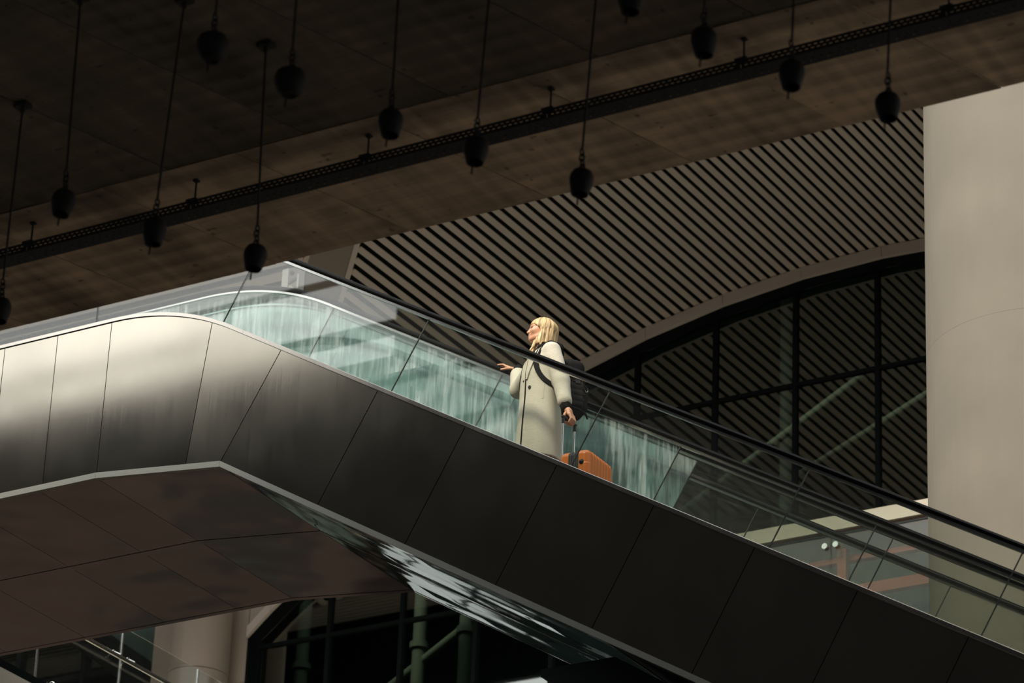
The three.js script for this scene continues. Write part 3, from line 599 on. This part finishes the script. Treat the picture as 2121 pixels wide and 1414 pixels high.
const ell = (x, y, z, c, r) => { const a = (x - c[0]) / r[0], b = (y - c[1]) / r[1], d = (z - c[2]) / r[2], k = Math.hypot(a, b, d); return (k - 1) * Math.min(r[0], r[1], r[2]); };
const rbox = (x, y, z, c, h, r) => { const a = Math.abs(x - c[0]) - h[0] + r, b = Math.abs(y - c[1]) - h[1] + r, d = Math.abs(z - c[2]) - h[2] + r; return Math.hypot(Math.max(a, 0), Math.max(b, 0), Math.max(d, 0)) + Math.min(Math.max(a, b, d), 0) - r; };
function table(rows) { return (t) => { if (t <= rows[0][0]) return rows[0].slice(1); for (let i = 1; i < rows.length; i++) if (t <= rows[i][0]) { let f = (t - rows[i - 1][0]) / (rows[i][0] - rows[i - 1][0]); f = f * f * (3 - 2 * f) * 0.5 + f * 0.5; return rows[i].slice(1).map((v, k) => rows[i - 1][k + 1] + f * (v - rows[i - 1][k + 1])); } return rows[rows.length - 1].slice(1); }; }

// ---------------------------------------------------------------- the woman on the near escalator
{
  const wool = texture(256, (u, v) => { const k = 0.9 + 0.1 * fbm(u * 60, v * 60, 60, 7, 2); return [k, k, k * 0.985]; }, { srgb: true, repeat: [4, 4] });
  const strand = texture([512, 64], (u, v) => { const k = 0.4 + 0.85 * fbm(u * 90, v * 3, 90, 4, 3); return [k, k * (0.9 + 0.1 * k), k * (0.72 + 0.25 * k)]; }, { srgb: true });
  const strandBump = texture([512, 64], (u, v) => fbm(u * 90, v * 3, 90, 4, 3));
  const P = {
    coat: std([0.72, 0.68, 0.575], 0.92, { map: wool }), skin: phys([0.74, 0.385, 0.235], 0.48), black: phys([0.01, 0.0095, 0.0095], 0.85, { specularIntensity: 0.3 }), hair: phys([0.9, 0.65, 0.35], 0.45, { map: strand, bumpMap: strandBump, bumpScale: 0.004 }),
    lip: std([0.45, 0.14, 0.11], 0.5), eye: std([0.02, 0.015, 0.012], 0.3), brow: std([0.3, 0.18, 0.08], 0.8), trouser: std([0.05, 0.03, 0.022], 0.9), shoe: std([0.02, 0.018, 0.016], 0.6), button: phys([0.01, 0.01, 0.012], 0.25),
    pack: phys([0.01, 0.0095, 0.009], 0.8, { specularIntensity: 0.3 }), packTrim: phys([0.02, 0.019, 0.018], 0.7, { specularIntensity: 0.4 }),
  };
  const BETA = 50 * Math.PI / 180, O = V(-13.455, 12.83, -22.33), cb = Math.cos(BETA), sb = Math.sin(BETA);
  const W2L = (x, y, z) => { x -= O.x; y -= O.y; z -= O.z; return [x * cb - z * sb, y, x * sb + z * cb]; };
  const D2L = (x, y, z) => [x * cb - z * sb, y, x * sb + z * cb];
  const w = tag(group('person', O.toArray()), 'blond woman in a long pale grey coat riding up, one hand on the handrail', 'person'); w.rotation.y = BETA;

  // points of the pose
  const railY = 6.185 - T30 * -14.06, rp = W2L(-14.06, railY, -22.8), up = D2L(-0.866, 0.5, 0), nn = D2L(0.5, 0.866, 0), zz = D2L(0, 0, 1);
  const off = (p, ...t) => { const r = p.slice(); for (const [v, k] of t) for (let i = 0; i < 3; i++) r[i] += v[i] * k; return r; };
  const palmR = off(rp, [nn, 0.047]), wristR = off(palmR, [up, -0.085], [nn, 0.02], [zz, 0.02]);
  const bar = W2L(-13.1, 13.43, -22.19), palmL = off(bar, [[0, 1, 0], 0.042], [[1, 0, 0], -0.004]), wristL = off(palmL, [[0, 1, 0], 0.075], [[-1, 0, 0], 0.02], [[0, 0, -1], 0.02]);
  const shL = [0.02, 1.275, 0.165], shR = [0.0, 1.285, -0.165], elL = [0.075, 0.98, 0.27], elR = [-0.05, 1.17, -0.42];
  const mix = (a, b, t) => a.map((v, i) => v + t * (b[i] - v));
  // coat: an A-line body with two sleeves, one continuous surface
  const prof = table([[0.31, 0.19, 0.25, 0.0], [0.6, 0.178, 0.235, 0.0], [0.9, 0.158, 0.212, -0.005], [1.08, 0.15, 0.2, -0.012], [1.2, 0.135, 0.19, -0.005], [1.29, 0.105, 0.165, 0.01], [1.35, 0.07, 0.1, 0.02], [1.39, 0.05, 0.06, 0.025]]);
  const coat = (x, y, z) => {
    const [rx, rz, cx] = prof(y), th = Math.atan2(z, x - cx), low = Math.max(0, 1 - y);
    const fold = 0.009 * low * Math.sin(5 * th + 1.2 + y * 1.5) + 0.005 * low * Math.sin(9 * th - y * 3) + 0.004 * Math.sin(14 * y + 3 * th) * Math.max(0, y - 0.7);
    let d = (Math.hypot((x - cx) / rx, z / rz) - 1) * Math.min(rx, rz) + fold;
    d = smax(d, 0.315 + 0.012 * Math.sin(th) - y, 0.012); d = smax(d, y - 1.385, 0.02);
    const aL = smin(cone(x, y, z, shL, elL, 0.078, 0.066), cone(x, y, z, elL, mix(elL, wristL, 0.74), 0.066, 0.06), 0.03);
    const aR = smin(cone(x, y, z, shR, elR, 0.078, 0.068), cone(x, y, z, elR, mix(elR, wristR, 0.72), 0.07, 0.062), 0.03);
    const wr = 0.0028 * Math.sin(26 * y + 7 * x + 5 * Math.sin(9 * z)) * Math.sin(11 * y + 2);
    return smin(smin(d, aL + wr, 0.03), aR + wr, 0.03);
  };
  mesh('coat', sdfMesh(coat, [-0.3, 0.26, -0.82], [0.33, 1.44, 0.5], 0.011, (x, y, z) => [x - 0.55 * z, y + 0.2 * z]), P.coat, w);
  // body below the coat: legs, and neck
  const legs = (x, y, z) => {
    let d = 1; for (const s of [-1, 1]) d = Math.min(d, smin(cone(x, y, z, [0.0, 0.75, 0.09 * s], [-0.01, 0.44, 0.085 * s], 0.085, 0.062), cone(x, y, z, [-0.01, 0.44, 0.085 * s], [0.02, 0.07, 0.085 * s], 0.062, 0.05), 0.03)); return d;
  };
  mesh('trousers', sdfMesh(legs, [-0.12, 0.02, -0.22], [0.12, 0.86, 0.22], 0.014), P.trouser, w);
  for (const s of [-1, 1]) mesh('shoe', sdfMesh((x, y, z) => Math.max(smin(ell(x, y, z, [-0.06, 0.03, 0.085 * s], [0.12, 0.05, 0.042]), ell(x, y, z, [0.03, 0.05, 0.085 * s], [0.06, 0.055, 0.04]), 0.03), -y), [-0.22, -0.02, 0.085 * s - 0.08], [0.13, 0.13, 0.085 * s + 0.08], 0.009), P.shoe, w);

  // head, turned back a little towards the profile, chin raised slightly
  const HY = 1.515, head = new THREE.Group(); head.name = 'head'; head.position.set(-0.015, HY, 0); head.rotation.set(0, -12 * Math.PI / 180, -0.1); head.scale.set(1, 0.88, 1); w.add(head);
  const face = (x, y, z) => {
    let d = ell(x, y, z, [0.012, 0.03, 0], [0.094, 0.098, 0.075]);
    d = smin(d, ell(x, y, z, [-0.03, -0.03, 0], [0.062, 0.085, 0.058]), 0.05);
    d = smin(d, ell(x, y, z, [-0.07, -0.094, 0], [0.02, 0.02, 0.024]), 0.035);                       // chin
    d = smin(d, cone(x, y, z, [-0.03, -0.085, 0.045], [0.02, -0.05, 0.06], 0.016, 0.02), 0.04); d = smin(d, cone(x, y, z, [-0.03, -0.085, -0.045], [0.02, -0.05, -0.06], 0.016, 0.02), 0.04);
    d = smin(d, cone(x, y, z, [-0.083, 0.012, 0], [-0.107, -0.03, 0], 0.006, 0.0105), 0.014);          // nose
    for (const s of [-1, 1]) { d = smin(d, ell(x, y, z, [-0.096, -0.034, 0.011 * s], [0.011, 0.008, 0.008]), 0.008); d = smin(d, ell(x, y, z, [-0.055, -0.022, 0.042 * s], [0.028, 0.022, 0.02]), 0.03); d = smax(d, -ell(x, y, z, [-0.089, 0.006, 0.031 * s], [0.014, 0.012, 0.016]), 0.014); d = smin(d, cone(x, y, z, [-0.085, 0.026, 0.014 * s], [-0.07, 0.028, 0.05 * s], 0.007, 0.007), 0.012); }
    d = smin(d, ell(x, y, z, [-0.088, -0.058, 0], [0.011, 0.006, 0.022]), 0.01); d = smin(d, ell(x, y, z, [-0.085, -0.07, 0], [0.011, 0.0065, 0.019]), 0.008);
    d = smin(d, cone(x, y, z, [0.012, -0.07, 0], [0.035, -0.2, 0], 0.05, 0.055), 0.03);                // neck
    return d;
  };
  mesh('face', sdfMesh(face, [-0.13, -0.22, -0.1], [0.13, 0.14, 0.1], 0.0042), P.skin, head);
  for (const s of [-1, 1]) {
    mesh('eye', new THREE.SphereGeometry(1, 14, 10).scale(0.007, 0.0042, 0.011).translate(-0.0795, 0.005, 0.031 * s), P.eye, head);
    mesh('eyebrow', rod(V(-0.0925, 0.024, 0.016 * s), V(-0.078, 0.029, 0.05 * s), 0.0034, 8), P.brow, head);
  }
  mesh('lips', [new THREE.SphereGeometry(1, 16, 10).scale(0.0105, 0.0045, 0.02).translate(-0.0893, -0.058, 0), new THREE.SphereGeometry(1, 16, 10).scale(0.0105, 0.0052, 0.017).translate(-0.086, -0.0695, 0)], P.lip, head);
  const hair = (x, y, z) => {
    const th = Math.atan2(z, x), lock = 0.0018 * Math.sin(15 * th + 5 * y + 2 * Math.sin(6 * th)) + 0.0012 * Math.sin(37 * th + 14 * y + 1);
    let d = ell(x, y, z, [0.016, 0.032, 0], [0.113, 0.112, 0.094]);
    const t = Math.max(0, Math.min(1, (0.06 - y) / 0.22)), rx = 0.098 + 0.012 * t, rz = 0.094 + 0.02 * t - 0.012 * t * t;
    let b = (Math.hypot((x - 0.034) / rx, z / rz) - 1) * 0.09; b = smax(b, -0.165 + 0.016 * Math.sin(11 * th) + 0.008 * Math.sin(23 * th) - 0.04 * Math.max(0, -x / 0.1) - y, 0.01); b = smax(b, y - 0.07, 0.05);
    d = smin(d, b, 0.03);
    d = smax(d, -ell(x, y, z, [-0.1, -0.045, 0], [0.118, 0.092, 0.125]), 0.012);                     // opening for the face
    d = smax(d, -cone(x, y, z, [-0.05, -0.1, 0], [-0.08, -0.3, 0], 0.055, 0.06), 0.01);
    for (const s of [-1, 1]) d = smin(d, Math.min(cone(x, y, z, [0.01, -0.06, 0.083 * s], [-0.025, -0.15, 0.075 * s], 0.018, 0.017), cone(x, y, z, [-0.025, -0.15, 0.075 * s], [-0.075, -0.245, 0.062 * s], 0.016, 0.006)), 0.025);
    return d + lock;
  };
  mesh('hair', sdfMesh(hair, [-0.15, -0.26, -0.14], [0.17, 0.17, 0.14], 0.005, (x, y, z) => [Math.atan2(z, x - 0.02) / 6.2832, y * 3]), P.hair, head);

  // dark hood of the jacket worn under the coat
  const hood = (x, y, z) => {
    let d = 1; for (const s of [-1, 1]) { const c = [[-0.125, 1.2, 0.045 * s], [-0.1, 1.26, 0.058 * s], [-0.05, 1.325, 0.085 * s], [0.04, 1.365, 0.1 * s], [0.11, 1.36, 0.06 * s], [0.125, 1.35, 0]], r = [0.012, 0.018, 0.026, 0.034, 0.045, 0.05]; for (let i = 0; i < 5; i++) d = smin(d, cone(x, y, z, c[i], c[i + 1], r[i], r[i + 1]), 0.02); }
    return d + 0.004 * Math.sin(60 * z + 40 * y);
  };
  mesh('hood', sdfMesh(hood, [-0.2, 1.08, -0.2], [0.22, 1.46, 0.2], 0.008), P.black, w);

  // ribbons laid on the coat
  const grad = (f, p) => { const e = 0.004; return V(f(p[0] + e, p[1], p[2]) - f(p[0] - e, p[1], p[2]), f(p[0], p[1] + e, p[2]) - f(p[0], p[1] - e, p[2]), f(p[0], p[1], p[2] + e) - f(p[0], p[1], p[2] - e)).normalize(); };
  const bodyOnly = (x, y, z) => { const [rx, rz, cx] = prof(y); return Math.min((Math.hypot((x - cx) / rx, z / rz) - 1) * Math.min(rx, rz), cone(x, y, z, shL, elL, 0.078, 0.066), cone(x, y, z, shR, elR, 0.078, 0.066)); };
  const ribbon = (pts, width, thick, lift, f = coat) => {
    const cur = new THREE.CatmullRomCurve3(pts.map((p) => V(...p))), N = Math.max(8, pts.length * 8), pos = [], idx = [];
    for (let i = 0; i <= N; i++) {
      const p = cur.getPoint(i / N); for (let k = 0; k < 8; k++) { const d = f(p.x, p.y, p.z), g = grad(f, p.toArray()); p.addScaledVector(g, -d * 0.8); }
      const n = grad(f, p.toArray()), t = cur.getTangent(i / N), s = t.clone().cross(n).normalize(), wd = (typeof width === 'function' ? width(i / N) : width) / 2;
      for (const [a, h] of [[-1, lift - 0.004], [-1, lift + thick], [1, lift + thick], [1, lift - 0.004]]) { const q = p.clone().addScaledVector(s, a * wd).addScaledVector(n, h); pos.push(q.x, q.y, q.z); }
    }
    for (let i = 0; i < N; i++) for (let k = 0; k < 4; k++) { const a = i * 4 + k, b = i * 4 + (k + 1) % 4, c = a + 4, d = b + 4; idx.push(a, c, b, b, c, d); }
    const g = new THREE.BufferGeometry(); g.setAttribute('position', new THREE.Float32BufferAttribute(pos, 3)); g.setIndex(idx); const q = g.toNonIndexed(); q.computeVertexNormals(); return toCreasedNormals(q, 0.6);
  };
  mesh('coat_opening', ribbon([[-0.12, 1.23, 0.05], [-0.135, 1.15, 0.06], [-0.15, 1.05, 0.068], [-0.155, 0.85, 0.07], [-0.17, 0.6, 0.075], [-0.18, 0.4, 0.08]], 0.013, 0.003, 0.001), P.black, w);
  mesh('lapel', ribbon([[-0.07, 1.33, 0.08], [-0.11, 1.24, 0.105], [-0.13, 1.14, 0.1], [-0.148, 1.03, 0.085]], (t) => 0.085 * (1 - 0.8 * t * t), 0.004, 0.006), P.coat, w);
  mesh('lapel', ribbon([[-0.07, 1.33, -0.06], [-0.12, 1.2, -0.03], [-0.145, 1.03, 0.04]], (t) => 0.065 * (1 - 0.8 * t), 0.004, 0.005), P.coat, w);
  mesh('pocket_welt', ribbon([[-0.045, 0.97, 0.2], [-0.055, 0.9, 0.21], [-0.06, 0.83, 0.22]], 0.016, 0.0012, 0.0008), P.coat, w);
  { const p = V(-0.14, 0.95, 0.12); for (let k = 0; k < 10; k++) p.addScaledVector(grad(coat, p.toArray()), -0.8 * coat(p.x, p.y, p.z)); const n = grad(coat, p.toArray()); mesh('button', rod(p.clone().addScaledVector(n, -0.004), p.clone().addScaledVector(n, 0.007), 0.014, 20), P.button, w); }
  for (const [el, wr] of [[elL, wristL], [elR, wristR]]) mesh('cuff', sdfMesh((x, y, z) => cone(x, y, z, mix(el, wr, 0.7), mix(el, wr, 0.97), 0.055, 0.04) + 0.002 * Math.sin(90 * (x + y + z)), mix(el, wr, 0.84).map((v) => v - 0.14), mix(el, wr, 0.84).map((v) => v + 0.14), 0.007), P.black, w);

  // hands: palm, four fingers and a thumb as one surface each
  const chain = (x, y, z, pts, r0, r1) => { let d = 1; for (let i = 0; i < pts.length - 1; i++) { const a = r0 + (r1 - r0) * i / (pts.length - 1), b = r0 + (r1 - r0) * (i + 1) / (pts.length - 1); d = Math.min(d, cone(x, y, z, pts[i], pts[i + 1], a, b)); } return d; };
  const handR = [];
  [[0.03, 0.08, 0.0], [0.01, 0.09, 0.004], [-0.011, 0.084, 0.002], [-0.031, 0.066, -0.004]].forEach(([s, L, lift]) => handR.push([off(palmR, [up, 0.03], [zz, s * 0.85]), off(palmR, [up, 0.03 + L * 0.45], [zz, s * 1.05], [nn, lift + 0.004]), off(palmR, [up, 0.03 + L * 0.78], [zz, s * 1.12], [nn, -0.006]), off(palmR, [up, 0.03 + L], [zz, s * 1.15], [nn, -0.016])]));
  const thumbR = [off(palmR, [up, -0.035], [zz, 0.03]), off(palmR, [up, -0.005], [zz, 0.056], [nn, -0.022]), off(palmR, [up, 0.035], [zz, 0.062], [nn, -0.045])];
  const sdR = (x, y, z) => {
    let d = cone(x, y, z, wristR, off(palmR, [up, -0.04]), 0.026, 0.026);
    for (const s of [-0.028, -0.009, 0.01, 0.028]) d = smin(d, cone(x, y, z, off(palmR, [up, -0.045], [zz, s * 0.6]), off(palmR, [up, 0.032], [zz, s * 0.85]), 0.014, 0.012), 0.015);
    for (const f of handR) d = smin(d, chain(x, y, z, f, 0.0098, 0.0075), 0.006);
    return smin(d, chain(x, y, z, thumbR, 0.0125, 0.009), 0.012);
  };
  mesh('hand', sdfMesh(sdR, palmR.map((v) => v - 0.15), palmR.map((v) => v + 0.15), 0.0034), P.skin, w);
  const hx = D2L(1, 0, 0), handL = [];
  for (const s of [-0.031, -0.01, 0.011, 0.031]) handL.push([off(palmL, [hx, 0.026], [zz, s]), off(bar, [hx, 0.036], [zz, s], [[0, 1, 0], 0.004]), off(bar, [hx, 0.014], [zz, s], [[0, 1, 0], -0.027]), off(bar, [hx, -0.014], [zz, s], [[0, 1, 0], -0.022])]);
  const thumbL = [off(palmL, [hx, -0.02], [zz, 0.02], [[0, 1, 0], 0.02]), off(bar, [hx, -0.034], [zz, 0.034], [[0, 1, 0], 0.02]), off(bar, [hx, -0.026], [zz, 0.036], [[0, 1, 0], -0.014])];
  const sdL = (x, y, z) => {
    let d = cone(x, y, z, wristL, off(palmL, [[0, 1, 0], 0.04]), 0.026, 0.026);
    for (const s of [-0.03, -0.01, 0.011, 0.03]) d = smin(d, cone(x, y, z, off(palmL, [[0, 1, 0], 0.045], [zz, s * 0.6]), off(palmL, [hx, 0.02], [zz, s]), 0.015, 0.013), 0.015);
    for (const f of handL) d = smin(d, chain(x, y, z, f, 0.0105, 0.0085), 0.005);
    return smin(d, chain(x, y, z, thumbL, 0.013, 0.0095), 0.01);
  };
  mesh('hand', sdfMesh(sdL, palmL.map((v) => v - 0.15), palmL.map((v) => v + 0.15), 0.0034), P.skin, w);

  // backpack
  const b = tag(group('backpack', O.toArray()), 'black backpack with pockets and a clip ring on the woman\'s back', 'backpack'); b.rotation.y = BETA;
  const packBody = (x, y, z) => { let d = rbox(x, y, z, [0.235, 1.05, -0.01], [0.1, 0.235, 0.15], 0.075); return smax(d, 0.012 - coat(x, y, z), 0.01) + 0.003 * Math.sin(30 * y) * Math.sin(18 * z); };
  mesh('main_compartment', sdfMesh(packBody, [0.0, 0.78, -0.2], [0.4, 1.32, 0.2], 0.009), P.pack, b);
  mesh('front_pocket', sdfMesh((x, y, z) => rbox(x, y, z, [0.33, 0.95, -0.01], [0.045, 0.12, 0.115], 0.04) + 0.002 * Math.sin(70 * y), [0.25, 0.8, -0.16], [0.4, 1.1, 0.14], 0.008), P.pack, b);
  mesh('top_pocket', sdfMesh((x, y, z) => rbox(x, y, z, [0.305, 1.15, -0.01], [0.05, 0.07, 0.11], 0.045) + 0.003 * Math.sin(50 * z + 30 * y), [0.2, 1.05, -0.15], [0.4, 1.25, 0.13], 0.008), P.packTrim, b);
  mesh('side_pocket', sdfMesh((x, y, z) => rbox(x, y, z, [0.24, 0.95, 0.145], [0.07, 0.11, 0.025], 0.022), [0.14, 0.8, 0.09], [0.34, 1.1, 0.2], 0.007), P.packTrim, b);
  for (const y of [0.9, 0.95, 1.0]) mesh('webbing', bx(0.17, 0.315, y - 0.01, y + 0.01, 0.166, 0.173), P.pack, b);
  for (const y of [1.06, 0.83]) mesh('compression_strap', new THREE.TubeGeometry(new THREE.CatmullRomCurve3([V(0.14, y, 0.15), V(0.23, y - 0.01, 0.168), V(0.33, y - 0.02, 0.13), V(0.385, y - 0.03, 0.05)]), 20, 0.008, 6), P.packTrim, b);
  mesh('buckle', bx(0.23, 0.27, 1.035, 1.065, 0.16, 0.178), P.button, b);
  mesh('zipper', new THREE.TubeGeometry(new THREE.CatmullRomCurve3([V(0.26, 0.92, 0.148), V(0.3, 1.05, 0.135), V(0.31, 1.2, 0.1), V(0.3, 1.265, 0.0), V(0.31, 1.2, -0.12)]), 30, 0.005, 6), P.packTrim, b);
  mesh('grab_handle', new THREE.TubeGeometry(new THREE.CatmullRomCurve3([V(0.15, 1.25, -0.04), V(0.175, 1.31, -0.03), V(0.175, 1.31, 0.02), V(0.15, 1.25, 0.03)]), 16, 0.009, 8), P.packTrim, b);
  mesh('clip_ring', new THREE.TorusGeometry(0.02, 0.0028, 8, 24).rotateY(0.6).translate(0.345, 1.02, 0.115), M.steel, b);
  mesh('shoulder_strap', ribbon([[0.13, 1.26, 0.1], [0.06, 1.33, 0.115], [0.0, 1.335, 0.118], [-0.06, 1.27, 0.122], [-0.085, 1.18, 0.135], [-0.08, 1.09, 0.155], [-0.04, 1.0, 0.185], [0.04, 0.94, 0.19]], (t) => 0.056 - 0.022 * t, 0.012, 0.002, bodyOnly), P.pack, b);
  mesh('shoulder_strap', ribbon([[0.13, 1.26, -0.1], [0.06, 1.33, -0.115], [-0.02, 1.335, -0.12], [-0.085, 1.26, -0.125], [-0.115, 1.14, -0.135], [-0.08, 1.0, -0.175]], 0.05, 0.012, 0.002, bodyOnly), P.pack, b);
}

// ---------------------------------------------------------------- orange suitcase
{
  const shellM = phys([0.85, 0.22, 0.018], 0.36, { clearcoat: 0.3, clearcoatRoughness: 0.25 }), dark = std([0.018, 0.022, 0.024], 0.6), zipM = std([0.07, 0.075, 0.075], 0.5, { metalness: 0.4 });
  const base = 12.53, s = tag(group('suitcase', [-12.93, base, -22.19]), 'orange hard-shell suitcase with raised telescopic handle beside the woman', 'suitcase');
  const H = 0.535, T = 0.135, Wd = 0.205;
  const full = (x, y, z) => {
    const ribs = Math.abs(x) > 0.06 ? 0.004 * Math.cos(Math.max(-1, Math.min(1, z / 0.16)) * Math.PI * 7) : 0;
    const ch = (Math.abs(x) * 0.62 + (y - 0.04) * 0.785) - 0.473;                     // sloping shoulder along the top of each broad side
    return smax(rbox(x, y, z, [0, 0.04 + (H - 0.04) / 2, 0], [T, (H - 0.04) / 2, Wd], 0.05), ch, 0.03) + (y < H - 0.12 || Math.abs(z) < 0.15 ? ribs * Math.max(0, Math.min(1, (Math.abs(x) - 0.08) / 0.04)) : 0);
  };
  for (const k of [-1, 1]) mesh('shell', sdfMesh((x, y, z) => smax(full(x, y, z), 0.044 - k * x, 0.006), [-0.16, 0.0, -0.24], [0.16, 0.58, 0.24], 0.0065), shellM, s);
  mesh('expansion_band', sdfMesh((x, y, z) => smax(full(x, y, z) + 0.004, Math.abs(x) - 0.05, 0.004), [-0.08, 0.0, -0.24], [0.08, 0.58, 0.24], 0.0075), dark, s);
  for (const x of [-0.022, 0.012]) mesh('zipper', sdfMesh((a, y, z) => smax(full(a, y, z) - 0.001, Math.abs(a - x) - 0.005, 0.001), [x - 0.02, 0.0, -0.24], [x + 0.02, 0.58, 0.24], 0.004), zipM, s);
  for (const x of [-0.1, 0.075]) { mesh('side_foot', [new THREE.SphereGeometry(0.017, 16, 12).translate(x, 0.42, 0.206), rod(V(x, 0.42, 0.195), V(x, 0.42, 0.208), 0.021, 18)], dark, s); mesh('side_foot', new THREE.SphereGeometry(0.017, 16, 12).translate(x, 0.15, 0.206), dark, s); }
  for (const z of [0.09, -0.09]) { mesh('telescopic_rod', rod(V(-0.17, 0.35, z), V(-0.17, 0.885, z), 0.0085, 12), M.steel, s); mesh('rod_sleeve', rod(V(-0.17, 0.845, z), V(-0.17, 0.893, z), 0.0125, 12), dark, s); mesh('rod_guide', bx(-0.19, -0.13, 0.3, 0.36, z - 0.02, z + 0.02), dark, s); }
  mesh('grip', new RoundedBoxGeometry(0.03, 0.024, 0.215, 3, 0.01).translate(-0.17, 0.9, 0), dark, s);
  mesh('carry_handle', new THREE.TubeGeometry(new THREE.CatmullRomCurve3([V(0, H - 0.01, -0.08), V(0, H + 0.022, -0.06), V(0, H + 0.022, 0.06), V(0, H - 0.01, 0.08)]), 18, 0.009, 8), dark, s);
  for (const x of [-0.09, 0.09]) for (const z of [-0.16, 0.16]) mesh('wheel', rod(V(x - 0.011, 0.022, z), V(x + 0.011, 0.022, z), 0.022, 18), dark, s);
}

renderer.render(scene, camera);
